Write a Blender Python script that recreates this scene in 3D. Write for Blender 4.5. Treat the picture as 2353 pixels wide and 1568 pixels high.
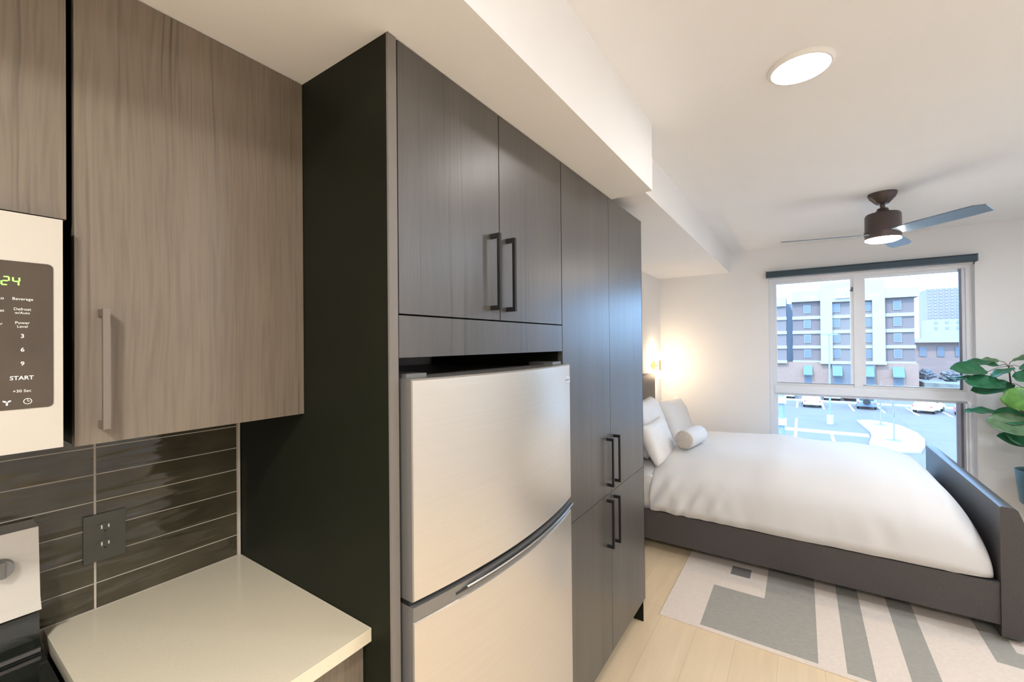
import bpy, bmesh, math, random
from mathutils import Vector, Matrix, noise
random.seed(7)
sc = bpy.context.scene
for o in list(bpy.data.objects): bpy.data.objects.remove(o, do_unlink=True)
C = sc.collection

# ---------------------------------------------------------------- camera
F_PX = 981.86; YAW = .59486; PITCH = .0066637; ROLL = -.0096921
cy, sy, cp, sp = math.cos(YAW), math.sin(YAW), math.cos(PITCH), math.sin(PITCH)
Fv = Vector((-sy*cp, cy*cp, sp)); Rt = Vector((cy, sy, 0)); Uv = Rt.cross(Fv)
Rv = math.cos(ROLL)*Rt + math.sin(ROLL)*Uv; Uv = -math.sin(ROLL)*Rt + math.cos(ROLL)*Uv
cd = bpy.data.cameras.new('camera'); cam = bpy.data.objects.new('camera', cd); C.objects.link(cam)
cd.sensor_width = 36; cd.lens = F_PX/2353*36; cd.clip_start = .02; cd.clip_end = 2000
m = Matrix((Rv, Uv, -Fv)).transposed().to_4x4(); m.translation = Vector((1.443, 0, 1.57))
cam.matrix_world = m
sc.camera = cam

# ---------------------------------------------------------------- world, sun, exposure
w = bpy.data.worlds.new('sky'); sc.world = w; w.use_nodes = True
bg = w.node_tree.nodes['Background']
bg.inputs['Color'].default_value = (.34, .62, 1, 1); bg.inputs['Strength'].default_value = 5.2
sd = bpy.data.lights.new('sun', 'SUN'); sd.energy = 2.0; sd.angle = .02; sd.color = (1, .95, .88)
sun = bpy.data.objects.new('sun', sd); C.objects.link(sun)
sun.rotation_euler = Vector((.35, .75, -1)).to_track_quat('-Z', 'Y').to_euler()
sc.view_settings.view_transform = 'Standard'; sc.view_settings.look = 'None'
sc.view_settings.exposure = 1.08; sc.view_settings.gamma = 1; sc.view_settings.use_curve_mapping = False
sc.cycles.use_denoising = True
sc.cycles.max_bounces = 10; sc.cycles.diffuse_bounces = 6; sc.cycles.transparent_max_bounces = 12
sc.cycles.sample_clamp_indirect = 6; sc.cycles.caustics_reflective = False; sc.cycles.caustics_refractive = False
LAMP_DISC = 22.0     # emission of the ceiling disc lights
LAMP_KIT = 225.0
LAMP_FAN = 38.0
LAMP_GLOBE = 26.0

# ---------------------------------------------------------------- materials
MATS = {}
def mat(name, col, rough=.5, metal=0, spec=.5, noise_scale=None, noise_amt=.08, bump=0, bump_scale=40, stretch=(1, 1, 1), coat=0, emis=None, emis_s=0):
    if name in MATS: return MATS[name]
    m = bpy.data.materials.new(name); m.use_nodes = True; nt = m.node_tree; b = nt.nodes['Principled BSDF']
    b.inputs['Roughness'].default_value = rough; b.inputs['Metallic'].default_value = metal
    b.inputs['Specular IOR Level'].default_value = spec
    if coat: b.inputs['Coat Weight'].default_value = coat; b.inputs['Coat Roughness'].default_value = .08
    b.inputs['Base Color'].default_value = (*col, 1)
    tc = nt.nodes.new('ShaderNodeTexCoord'); mp = nt.nodes.new('ShaderNodeMapping'); mp.inputs['Scale'].default_value = stretch
    nt.links.new(tc.outputs['Object'], mp.inputs['Vector'])
    n = nt.nodes.new('ShaderNodeTexNoise'); n.inputs['Scale'].default_value = noise_scale or 6; n.inputs['Detail'].default_value = 5
    nt.links.new(mp.outputs[0], n.inputs['Vector'])
    r = nt.nodes.new('ShaderNodeValToRGB'); a = noise_amt if noise_scale else .02
    r.color_ramp.elements[0].position = .3; r.color_ramp.elements[1].position = .7
    r.color_ramp.elements[0].color = (*[c*(1-a) for c in col], 1); r.color_ramp.elements[1].color = (*[min(1, c*(1+a)) for c in col], 1)
    nt.links.new(n.outputs['Fac'], r.inputs['Fac']); nt.links.new(r.outputs[0], b.inputs['Base Color'])
    if bump:
        n2 = nt.nodes.new('ShaderNodeTexNoise'); n2.inputs['Scale'].default_value = bump_scale; n2.inputs['Detail'].default_value = 3
        nt.links.new(mp.outputs[0], n2.inputs['Vector'])
        bp = nt.nodes.new('ShaderNodeBump'); bp.inputs['Strength'].default_value = bump; bp.inputs['Distance'].default_value = .01
        nt.links.new(n2.outputs['Fac'], bp.inputs['Height']); nt.links.new(bp.outputs[0], b.inputs['Normal'])
    if emis:
        b.inputs['Emission Color'].default_value = (*emis, 1); b.inputs['Emission Strength'].default_value = emis_s
    MATS[name] = m; return m

def wood_laminate(name, c0, c1, rough, spec=.5):
    """vertical woodgrain laminate: long streaks along z, thin dark pores"""
    m = bpy.data.materials.new(name); m.use_nodes = True; nt = m.node_tree; b = nt.nodes['Principled BSDF']
    b.inputs['Specular IOR Level'].default_value = spec
    tc = nt.nodes.new('ShaderNodeTexCoord')
    # wavy offset so that grain wanders
    mpw = nt.nodes.new('ShaderNodeMapping'); mpw.inputs['Scale'].default_value = (1, 3, .9)
    nt.links.new(tc.outputs['Object'], mpw.inputs['Vector'])
    nw = nt.nodes.new('ShaderNodeTexNoise'); nw.inputs['Scale'].default_value = 2.2; nw.inputs['Detail'].default_value = 2
    nt.links.new(mpw.outputs[0], nw.inputs['Vector'])
    add = nt.nodes.new('ShaderNodeVectorMath'); add.operation = 'MULTIPLY_ADD'
    nt.links.new(nw.outputs['Color'], add.inputs[0]); add.inputs[1].default_value = (0, .035, 0); nt.links.new(tc.outputs['Object'], add.inputs[2])
    def nz(scale, stretch, detail):
        mp = nt.nodes.new('ShaderNodeMapping'); mp.inputs['Scale'].default_value = stretch
        nt.links.new(add.outputs[0], mp.inputs['Vector'])
        n = nt.nodes.new('ShaderNodeTexNoise'); n.inputs['Scale'].default_value = scale; n.inputs['Detail'].default_value = detail
        nt.links.new(mp.outputs[0], n.inputs['Vector']); return n
    n1 = nz(1, (9, 9, .55), 4); n2 = nz(1, (75, 75, 1.1), 3); n3 = nz(1, (190, 190, 7), 2)
    r1 = nt.nodes.new('ShaderNodeValToRGB'); r1.color_ramp.elements[0].position = .3; r1.color_ramp.elements[1].position = .7
    r1.color_ramp.elements[0].color = (*c0, 1); r1.color_ramp.elements[1].color = (*c1, 1)
    nt.links.new(n1.outputs['Fac'], r1.inputs['Fac'])
    r2 = nt.nodes.new('ShaderNodeValToRGB'); r2.color_ramp.elements[0].position = .26; r2.color_ramp.elements[1].position = .40
    r2.color_ramp.elements[0].color = (.42, .40, .38, 1); r2.color_ramp.elements[1].color = (1, 1, 1, 1)
    nt.links.new(n2.outputs['Fac'], r2.inputs['Fac'])
    r3 = nt.nodes.new('ShaderNodeValToRGB'); r3.color_ramp.elements[0].position = .3; r3.color_ramp.elements[1].position = .6
    r3.color_ramp.elements[0].color = (.86, .86, .86, 1); r3.color_ramp.elements[1].color = (1.05, 1.05, 1.05, 1)
    nt.links.new(n3.outputs['Fac'], r3.inputs['Fac'])
    mx = nt.nodes.new('ShaderNodeMix'); mx.data_type = 'RGBA'; mx.blend_type = 'MULTIPLY'; mx.inputs[0].default_value = 1
    nt.links.new(r1.outputs[0], mx.inputs[6]); nt.links.new(r2.outputs[0], mx.inputs[7])
    mx2 = nt.nodes.new('ShaderNodeMix'); mx2.data_type = 'RGBA'; mx2.blend_type = 'MULTIPLY'; mx2.inputs[0].default_value = 1
    nt.links.new(mx.outputs[2], mx2.inputs[6]); nt.links.new(r3.outputs[0], mx2.inputs[7])
    nt.links.new(mx2.outputs[2], b.inputs['Base Color'])
    b.inputs['Roughness'].default_value = rough
    bp = nt.nodes.new('ShaderNodeBump'); bp.inputs['Strength'].default_value = .12; bp.inputs['Distance'].default_value = .002
    nt.links.new(n2.outputs['Fac'], bp.inputs['Height']); nt.links.new(bp.outputs[0], b.inputs['Normal'])
    return m

M_WOOD = wood_laminate('taupe_laminate', (.055, .048, .040), (.078, .068, .057), .35, 1.0)
M_WOODTOP = wood_laminate('taupe_laminate_wall', (.152, .120, .086), (.188, .150, .108), .42, .5)
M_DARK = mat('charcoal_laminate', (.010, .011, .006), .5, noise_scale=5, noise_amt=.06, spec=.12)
M_EDGE = mat('edge_banding', (.17, .15, .13), .42)
M_GAP = mat('shadow_board', (.018, .016, .014), .8)
M_WALL = mat('wall_paint', (.76, .755, .75), .75, noise_scale=3, noise_amt=.01, bump=.03, bump_scale=180)
M_CEIL = mat('ceiling_paint', (.85, .845, .84), .8, noise_scale=3, noise_amt=.01, bump=.03, bump_scale=160)
M_QUARTZ = mat('cream_quartz', (.66, .585, .43), .12, noise_scale=260, noise_amt=.03)
M_STEEL = mat('brushed_steel', (.68, .63, .56), .30, metal=.75, noise_scale=3, noise_amt=.02, stretch=(1, 1, 60))
M_STEELW = mat('pale_steel', (.56, .51, .43), .38, metal=.35, noise_scale=3, noise_amt=.02, stretch=(60, 1, 1))
M_TRIM = mat('grey_metallic_plastic', (.22, .21, .195), .35, metal=.5)
M_BLACKP = mat('black_plastic', (.015, .015, .014), .28)
M_HANDLE = mat('dark_bronze_metal', (.022, .02, .019), .33, metal=.6)
M_HANDLE2 = mat('brushed_bronze_metal', (.24, .20, .16), .35, metal=.7)
M_GLASSBLK = mat('black_glass', (.012, .014, .011), .06, coat=.5)
M_PANEL = mat('smoked_panel', (.065, .048, .033), .22, noise_scale=14, noise_amt=.1)
M_INK = mat('panel_print', (.8, .78, .72), .5)
M_GREEN = mat('green_digits', (.1, .5, .05), .5, emis=(.25, 1, .08), emis_s=1.6)
M_PLATE = mat('outlet_grey', (.075, .075, .058), .35)
M_SLOT = mat('outlet_slot', (.01, .01, .01), .6)
M_CONTACT = mat('outlet_contact', (.75, .75, .72), .2, metal=.9)
M_GROUT = mat('pale_grout', (.50, .44, .36), .8)
M_FRAME = mat('window_vinyl', (.78, .79, .82), .4)
M_LINE_W = mat('white_vinyl', (.85, .86, .88), .35)
M_TRACK = mat('window_track', (.12, .13, .16), .4, metal=.5)
M_SHADE = mat('shade_cassette', (.020, .045, .065), .5)
M_BED = mat('charcoal_upholstery', (.055, .048, .046), .42, noise_scale=160, noise_amt=.25, bump=.15, bump_scale=500, spec=.5)
M_SHEET = mat('white_cotton', (.70, .68, .655), .85, noise_scale=4, noise_amt=.01, bump=.25, bump_scale=9)
M_DUVET = mat('white_duvet', (.64, .62, .60), .9, noise_scale=4, noise_amt=.01, bump=.35, bump_scale=5)
M_LINEN = mat('oatmeal_linen', (.50, .45, .40), .9, noise_scale=90, noise_amt=.12, bump=.2, bump_scale=300)
M_FAN = mat('fan_bronze', (.075, .055, .052), .38, metal=.3)
M_BLADE = mat('fan_blade_grey', (.15, .21, .27), .32)
M_POT = mat('teal_glazed_pot', (.07, .16, .19), .35)
M_SOIL = mat('soil', (.03, .02, .015), .95, noise_scale=60, noise_amt=.4)
M_STEM = mat('plant_stem', (.09, .065, .04), .7)
M_LEG = mat('dark_wood_leg', (.02, .016, .014), .4)
M_BRASS = mat('brass', (.55, .38, .18), .3, metal=.9)
def lamp_mat(n, col, s):
    return mat(n, (.9, .9, .9), .4, emis=col, emis_s=s)
M_DISC = lamp_mat('disc_glow', (1, .94, .90), LAMP_DISC)
M_DISC_FILL = lamp_mat('fill_disc_glow', (.78, .90, 1.06), 86.0)  # glow of the added out-of-view fill discs
M_KIT = lamp_mat('kitchen_disc_glow', (.93, .93, .94), LAMP_KIT)
M_FANL = lamp_mat('fan_glow', (1, .88, .74), LAMP_FAN)
M_GLOBE = lamp_mat('globe_glow', (1, .74, .46), LAMP_GLOBE)

def glass_mat(name, tint=(.97, .985, 1)):
    m = bpy.data.materials.new(name); m.use_nodes = True; nt = m.node_tree; nt.nodes.remove(nt.nodes['Principled BSDF'])
    out = nt.nodes['Material Output']; t = nt.nodes.new('ShaderNodeBsdfTransparent'); t.inputs[0].default_value = (*tint, 1)
    g = nt.nodes.new('ShaderNodeBsdfGlossy'); g.inputs['Roughness'].default_value = .01
    f = nt.nodes.new('ShaderNodeFresnel'); f.inputs[0].default_value = 1.3
    mx = nt.nodes.new('ShaderNodeMixShader'); nt.links.new(f.outputs[0], mx.inputs[0]); nt.links.new(t.outputs[0], mx.inputs[1]); nt.links.new(g.outputs[0], mx.inputs[2])
    nt.links.new(mx.outputs[0], out.inputs[0]); return m
M_GLASS = glass_mat('clear_glass')

def tile_mat():
    m = mat('olive_brown_tile', (.055, .046, .028), .07, noise_scale=9, noise_amt=.25, coat=.3)
    nt = m.node_tree; b = nt.nodes['Principled BSDF']
    tc = nt.nodes.new('ShaderNodeTexCoord'); mp = nt.nodes.new('ShaderNodeMapping'); mp.inputs['Scale'].default_value = (1, 1.3, 7.5)
    n = nt.nodes.new('ShaderNodeTexNoise'); n.inputs['Scale'].default_value = 3.0; n.inputs['Detail'].default_value = 2; n.inputs['Distortion'].default_value = .4
    bp = nt.nodes.new('ShaderNodeBump'); bp.inputs['Strength'].default_value = 1; bp.inputs['Distance'].default_value = .009
    nt.links.new(tc.outputs['Object'], mp.inputs[0]); nt.links.new(mp.outputs[0], n.inputs[0]); nt.links.new(n.outputs['Fac'], bp.inputs['Height'])
    nt.links.new(bp.outputs[0], b.inputs['Normal']); nt.links.new(bp.outputs[0], b.inputs['Coat Normal'])
    return m
M_TILE = tile_mat()

def floor_mat():
    m = bpy.data.materials.new('pale_oak_planks'); m.use_nodes = True; nt = m.node_tree; b = nt.nodes['Principled BSDF']
    tc = nt.nodes.new('ShaderNodeTexCoord'); mp = nt.nodes.new('ShaderNodeMapping'); mp.inputs['Rotation'].default_value = (0, 0, math.pi/2)
    br = nt.nodes.new('ShaderNodeTexBrick'); br.inputs['Scale'].default_value = 1; br.inputs['Brick Width'].default_value = 1.3; br.inputs['Row Height'].default_value = .19
    br.inputs['Mortar Size'].default_value = .0012; br.inputs['Bias'].default_value = 0
    br.inputs['Color1'].default_value = (.70, .53, .33, 1); br.inputs['Color2'].default_value = (.75, .58, .375, 1); br.inputs['Mortar'].default_value = (.56, .42, .26, 1)
    nt.links.new(tc.outputs['Object'], mp.inputs[0]); nt.links.new(mp.outputs[0], br.inputs['Vector'])
    n = nt.nodes.new('ShaderNodeTexNoise'); n.inputs['Scale'].default_value = 1; n.inputs['Detail'].default_value = 5
    mp2 = nt.nodes.new('ShaderNodeMapping'); mp2.inputs['Scale'].default_value = (28, 2.2, 1); nt.links.new(tc.outputs['Object'], mp2.inputs[0]); nt.links.new(mp2.outputs[0], n.inputs['Vector'])
    r = nt.nodes.new('ShaderNodeValToRGB'); r.color_ramp.elements[0].color = (.86, .86, .86, 1); r.color_ramp.elements[1].color = (1.1, 1.1, 1.1, 1)
    nt.links.new(n.outputs['Fac'], r.inputs[0])
    mx = nt.nodes.new('ShaderNodeMix'); mx.data_type = 'RGBA'; mx.blend_type = 'MULTIPLY'; mx.inputs[0].default_value = 1
    nt.links.new(br.outputs['Color'], mx.inputs[6]); nt.links.new(r.outputs[0], mx.inputs[7]); nt.links.new(mx.outputs[2], b.inputs['Base Color'])
    b.inputs['Roughness'].default_value = .38; return m
M_FLOOR = floor_mat()

def leaf_mat(name, c):
    m = bpy.data.materials.new(name); m.use_nodes = True; nt = m.node_tree; b = nt.nodes['Principled BSDF']
    n = nt.nodes.new('ShaderNodeTexNoise'); n.inputs['Scale'].default_value = 18
    r = nt.nodes.new('ShaderNodeValToRGB'); r.color_ramp.elements[0].position = .35; r.color_ramp.elements[1].position = .65
    r.color_ramp.elements[0].color = (c[0]*.7, c[1]*.75, c[2]*.7, 1); r.color_ramp.elements[1].color = (c[0]*1.3, c[1]*1.25, c[2]*1.3, 1)
    tc = nt.nodes.new('ShaderNodeTexCoord'); nt.links.new(tc.outputs['Object'], n.inputs['Vector'])
    nt.links.new(n.outputs['Fac'], r.inputs[0]); nt.links.new(r.outputs[0], b.inputs['Base Color']); b.inputs['Roughness'].default_value = .32
    out = nt.nodes['Material Output']; tr = nt.nodes.new('ShaderNodeBsdfTranslucent'); tr.inputs[0].default_value = (c[0]*1.6, c[1]*1.6, c[2]*.8, 1)
    mx = nt.nodes.new('ShaderNodeMixShader'); mx.inputs[0].default_value = .25
    nt.links.new(b.outputs[0], mx.inputs[1]); nt.links.new(tr.outputs[0], mx.inputs[2]); nt.links.new(mx.outputs[0], out.inputs[0]); return m
LEAFM = [leaf_mat('leaf_green', (.04, .19, .09)), leaf_mat('leaf_bright_green', (.12, .30, .05)), leaf_mat('leaf_sage_green', (.16, .27, .15))]

# ---------------------------------------------------------------- helpers
def link(name, me, mats, parent=None):
    o = bpy.data.objects.new(name, me); C.objects.link(o)
    for mm in (mats if isinstance(mats, (list, tuple)) else [mats]): me.materials.append(mm)
    if parent is not None:
        o.parent = parent; o.matrix_parent_inverse = Matrix.Translation(parent.location).inverted() if parent.rotation_euler.z == 0 else parent.matrix_basis.inverted()
    return o
def obj(name, bm, mats, parent=None, smooth=None, bevel=0, seg=2):
    if bevel:
        es = [e for e in bm.edges if len(e.link_faces) == 2 and e.calc_face_angle(0) > .6]
        bmesh.ops.bevel(bm, geom=es, offset=bevel, segments=seg, affect='EDGES', profile=.5, clamp_overlap=True)
    bmesh.ops.recalc_face_normals(bm, faces=bm.faces)
    me = bpy.data.meshes.new(name); bm.to_mesh(me); bm.free()
    if smooth is None: smooth = bool(bevel)
    if smooth:
        for p in me.polygons: p.use_smooth = True
        try: me.set_sharp_from_angle(angle=math.radians(42 if smooth is True else smooth))
        except Exception: pass
    return link(name, me, mats, parent)
def B(): return bmesh.new()
def box(bm, x0, x1, y0, y1, z0, z1, mi=0):
    vs = [bm.verts.new((x, y, z)) for x in (x0, x1) for y in (y0, y1) for z in (z0, z1)]
    for f in ((0, 1, 3, 2), (4, 6, 7, 5), (0, 4, 5, 1), (2, 3, 7, 6), (0, 2, 6, 4), (1, 5, 7, 3)):
        bm.faces.new([vs[i] for i in f]).material_index = mi
    return bm
def bx(*a, **k): return box(B(), *a, **k)
def cyl(bm, p0, p1, r0, r1=None, n=24, mi=0, caps=True):
    p0 = Vector(p0); p1 = Vector(p1); r1 = r0 if r1 is None else r1
    d = (p1-p0).normalized(); a = d.orthogonal().normalized(); b = d.cross(a)
    R0 = [bm.verts.new(p0+(a*math.cos(t)+b*math.sin(t))*r0) for t in [2*math.pi*i/n for i in range(n)]]
    R1 = [bm.verts.new(p1+(a*math.cos(t)+b*math.sin(t))*r1) for t in [2*math.pi*i/n for i in range(n)]]
    for i in range(n): bm.faces.new((R0[i], R0[(i+1) % n], R1[(i+1) % n], R1[i])).material_index = mi
    if caps: bm.faces.new(R0[::-1]).material_index = mi; bm.faces.new(R1).material_index = mi
    return bm
def lathe(bm, prof, c=(0, 0, 0), n=40, mi=0):
    rings = []
    for r, z in prof:
        rings.append([bm.verts.new((c[0]+r*math.cos(2*math.pi*i/n), c[1]+r*math.sin(2*math.pi*i/n), c[2]+z)) for i in range(n)] if r > 1e-5 else [bm.verts.new((c[0], c[1], c[2]+z))])
    for A, Bq in zip(rings, rings[1:]):
        for i in range(n):
            j = (i+1) % n
            if len(A) == 1 and len(Bq) == 1: continue
            if len(A) == 1: f = (A[0], Bq[i], Bq[j])
            elif len(Bq) == 1: f = (A[i], A[j], Bq[0])
            else: f = (A[i], A[j], Bq[j], Bq[i])
            bm.faces.new(f).material_index = mi
    return bm
def tube(bm, pts, r, n=10, mi=0):
    pts = [Vector(p) for p in pts]; rs = r if isinstance(r, (list, tuple)) else [r]*len(pts); rings = []
    up = Vector((0, 0, 1)) if abs((pts[-1]-pts[0]).normalized().z) < .9 else Vector((1, 0, 0))
    for i, p in enumerate(pts):
        d = (pts[min(i+1, len(pts)-1)]-pts[max(i-1, 0)]).normalized(); a = d.cross(up).normalized(); b = d.cross(a)
        rings.append([bm.verts.new(p+(a*math.cos(2*math.pi*k/n)+b*math.sin(2*math.pi*k/n))*rs[i]) for k in range(n)])
    for A, Q in zip(rings, rings[1:]):
        for i in range(n): bm.faces.new((A[i], A[(i+1) % n], Q[(i+1) % n], Q[i])).material_index = mi
    bm.faces.new(rings[0][::-1]); bm.faces.new(rings[-1]); return bm
def prism(bm, poly, axis, a0, a1, mi=0):
    """poly in the two remaining axes (in x,y,z order), extruded along axis"""
    def P(u, v, a):
        return {'x': (a, u, v), 'y': (u, a, v), 'z': (u, v, a)}[axis]
    A = [bm.verts.new(P(u, v, a0)) for u, v in poly]; Q = [bm.verts.new(P(u, v, a1)) for u, v in poly]; n = len(poly)
    bm.faces.new(A).material_index = mi; bm.faces.new(Q[::-1]).material_index = mi
    for i in range(n): bm.faces.new((A[i], Q[i], Q[(i+1) % n], A[(i+1) % n])).material_index = mi
    return bm
def thing(name, label, cat, loc=(0, 0, 0), group=None):
    o = bpy.data.objects.new(name, None); C.objects.link(o); o.location = loc; o.empty_display_size = .1
    return tag(o, label, cat, group)
def tag(o, label, cat, group=None):
    o['label'] = label; o['category'] = cat
    if group: o['group'] = group
    return o
def struct(name, bm, m, parent=None, **k):
    o = obj(name, bm, m, parent, **k)
    if parent is None: o['kind'] = 'structure'
    return o
def text_mesh(name, s, size, m, parent, origin, right, up, depth=.0003, bold=False, shear=0):
    cu = bpy.data.curves.new(name, 'FONT'); cu.body = s; cu.size = size; cu.extrude = depth; cu.align_x = 'CENTER'; cu.align_y = 'CENTER'; cu.shear = shear; cu.resolution_u = 3
    if bold: cu.offset = size*.012
    to = bpy.data.objects.new(name, cu); C.objects.link(to); bpy.context.view_layer.update()
    me = bpy.data.meshes.new_from_object(to.evaluated_get(bpy.context.evaluated_depsgraph_get()))
    bpy.data.objects.remove(to, do_unlink=True); me.materials.clear()
    right = Vector(right).normalized(); up = Vector(up).normalized(); nrm = right.cross(up)
    M = Matrix((right, up, nrm)).transposed().to_4x4(); M.translation = Vector(origin); me.transform(M)
    me.name = name; return link(name, me, m, parent)

# ================================================================ ROOM SHELL
XR = 3.55; YB = -2.3; YW = 5.29; ZC = 2.56; ZS = 2.258
struct('floor', bx(-.02, XR, YB, YW+.16, -.12, 0), M_FLOOR)
struct('ceiling', bx(-.12, XR+.1, YB-.1, YW+.16, ZC, ZC+.12), M_CEIL)
struct('wall_left', box(bx(-.12, 0, YB-.1, 2.41, 0, ZC), -.12, .035, 2.41, YW, 0, ZC), M_WALL)
struct('wall_right', bx(XR, XR+.1, YB-.1, YW+.16, 0, ZC), M_WALL)
struct('wall_back', bx(0, XR, YB-.1, YB, 0, ZC), M_WALL)
WX0, WX1, WZ0, WZ1 = 1.16, 2.69, .22, 2.235
wf = bx(-.12, WX0, YW, YW+.22, 0, ZC); box(wf, WX1, XR+.1, YW, YW+.22, 0, ZC)
box(wf, WX0, WX1, YW, YW+.22, 0, WZ0); box(wf, WX0, WX1, YW, YW+.22, WZ1, ZC)
struct('wall_far', wf, M_WALL)
struct('trim_1', bx(0, .893, YB, 1.96, ZS, ZC), M_CEIL)['label'] = 'lower soffit running above the kitchen cabinets'
struct('trim_2', bx(.035, .795, 1.96, YW, 2.335, ZC), M_CEIL)['label'] = 'higher soffit above the bed alcove'
struct('baseboard_far', bx(.035, XR, YW-.014, YW, 0, .10), M_WALL)
struct('baseboard_right', bx(XR-.014, XR, YB, YW, 0, .10), M_WALL)

# window: frame, sashes, transom, panes
win = bpy.data.objects.new('window_1', None); C.objects.link(win); win['kind'] = 'structure'; win.location = (WX0, YW+.12, WZ0)
Yg0, Yg1 = 5.385, 5.455
fr = B()
box(fr, WX0, 1.205, Yg0, Yg1, WZ0, WZ1); box(fr, 2.655, WX1, Yg0, Yg1, WZ0, WZ1)
box(fr, 1.205, 2.655, Yg0, Yg1, 2.205, WZ1); box(fr, 1.205, 2.655, Yg0, Yg1, WZ0, WZ0+.05)
box(fr, 1.205, 2.655, Yg0-.012, Yg1, 1.022, 1.105)
obj('window_frame', fr, M_FRAME, win, bevel=.003)
ms = B(); box(ms, 1.876, 1.940, Yg0+.005, Yg1, 1.105, 2.205); obj('window_mullion', ms, M_FRAME, win, bevel=.003)
def sash(x0, x1, z0, z1, wdt, y0, y1):
    s = B(); box(s, x0, x0+wdt, y0, y1, z0, z1); box(s, x1-wdt, x1, y0, y1, z0, z1); box(s, x0+wdt, x1-wdt, y0, y1, z1-wdt, z1); box(s, x0+wdt, x1-wdt, y0, y1, z0, z0+wdt)
    so = obj('window_sash', s, M_FRAME, win, bevel=.002)
    obj('window_pane', bx(x0+wdt, x1-wdt, (y0+y1)/2-.003, (y0+y1)/2+.003, z0+wdt, z1-wdt), M_GLASS, so)
sash(1.205, 1.876, 1.105, 2.205, .024, 5.405, 5.440)
sash(1.940, 2.655, 1.105, 2.205, .026, 5.405, 5.440)
sash(1.205, 2.655, WZ0+.05, 1.022, .026, 5.405, 5.440)
tk = B(); box(tk, 2.612, 2.630, 5.392, 5.404, 1.12, 2.20); box(tk, 1.23, 2.63, 5.399, 5.404, 1.1285, 1.1325)
box(tk, 2.600, 2.630, 5.388, 5.404, WZ0+.06, 1.0)
obj('window_track', tk, M_TRACK, win)
obj('window_stile', bx(2.585, 2.612, 5.386, 5.404, WZ0+.06, 1.0), mat('shaded_vinyl_grey', (.34, .33, .42), .4), win)
rb = B()
for i, x in enumerate((2.640, 2.662)): box(rb, x, x+.010, 5.372, 5.385, WZ0+.05, 1.0)
obj('window_ribbing', rb, M_LINE_W, win)
ca = B(); cyl(ca, (1.866, 5.395, 2.06), (1.866, 5.395, 2.10), .006); cyl(ca, (1.866, 5.395, 2.06), (1.85, 5.385, 2.07), .005)
obj('window_latch', ca, M_TRACK, win)

# roller shade cassette
rs = thing('roller_shade', 'dark slate roller shade cassette mounted above the window', 'window shade', (1.92, 5.26, 2.27))
cs = B(); prism(cs, [(5.20, 2.240), (5.289, 2.240), (5.289, 2.300), (5.215, 2.300), (5.20, 2.285)], 'x', 1.150, 2.686)
obj('cassette', cs, M_SHADE, rs, bevel=.004)
for x in (1.144, 2.686): obj('end_cap', bx(x, x+.006, 5.198, 5.289, 2.236, 2.302), M_TRACK, rs)
obj('chain', cyl(B(), (2.676, 5.25, 2.236), (2.676, 5.25, 2.216), .006, n=10), M_TRACK, rs)

# ================================================================ BACKSPLASH
bs = thing('tile_backsplash', 'glossy olive brown stacked tile backsplash with pale grout above counter', 'backsplash', (0, .2, .93))
g = bx(0.0005, .0088, -.62, .612, .90, 1.40); obj('grout', g, M_GROUT, bs)
tl = B(); Zt = [.9325+.0005, .995, 1.062, 1.128, 1.194, 1.260, 1.326, 1.392]
ys = [.612, .2935, -.026, -.3455, -.62]
for k in range(len(Zt)-1):
    for a in range(4):
        y1 = ys[a]-.0022; y0 = ys[a+1]+.0022; box(tl, .001, .0095, y0, y1, Zt[k]+.0012, Zt[k+1]-.0012)
obj('tile_field', tl, M_TILE, bs, bevel=.0012, seg=2)
obj('edge_trim', bx(.0005, .011, .6128, .6195, .9325, 1.392), M_GROUT, bs)

# outlet
ou = thing('electrical_outlet', 'dark grey duplex outlet plate on the tile backsplash', 'outlet', (.012, .3125, 1.106))
obj('cover_plate', bx(.0098, .0155, .272, .349, 1.049, 1.163), M_PLATE, ou, bevel=.0015)
for zc in (1.127, 1.086):
    f = B(); prism(f, [(.3105+.0165*math.cos(t)*1.0, zc+max(-.0125, min(.0125, .0165*math.sin(t)))) for t in [2*math.pi*i/32 for i in range(32)]], 'x', .0155, .0170)
    s = obj('receptacle', f, M_PLATE, ou)
    for yy, h in ((-.0064, .0045), (.0064, .0038)):
        obj('slot', bx(.0170, .0173, .3105+yy-.0013, .3105+yy+.0013, zc-h+.003, zc+h+.003), M_CONTACT, s)
    obj('slot', cyl(B(), (.0170, .3105, zc-.0075), (.0173, .3105, zc-.0075), .0024, n=12), M_SLOT, s)
obj('screw', cyl(B(), (.0155, .3105, 1.1065), (.0168, .3105, 1.1065), .003, n=14), M_PLATE, ou)

# ================================================================ CABINETS
def bar_handle(parent, x, y, z0, z1, m, wdt=.010, out=.033, foot=.022):
    h = B(); box(h, x+out-.009, x+out, y-wdt/2, y+wdt/2, z0, z1)
    box(h, x, x+out-.009, y-wdt/2, y+wdt/2, z0, z0+foot*.6); box(h, x, x+out-.009, y-wdt/2, y+wdt/2, z1-foot*.6, z1)
    return obj('handle', h, m, parent, bevel=.0012)
def door(parent, x, t, y0, y1, z0, z1, m, hy=None, hz=None, hm=None, name='door'):
    d = obj(name, bx(x, x+t, y0+.0012, y1-.0012, z0+.0012, z1-.0012), m, parent, bevel=.0012)
    if hy is not None: bar_handle(d, x+t, hy, hz[0], hz[1], hm or M_HANDLE)
    return d
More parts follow.
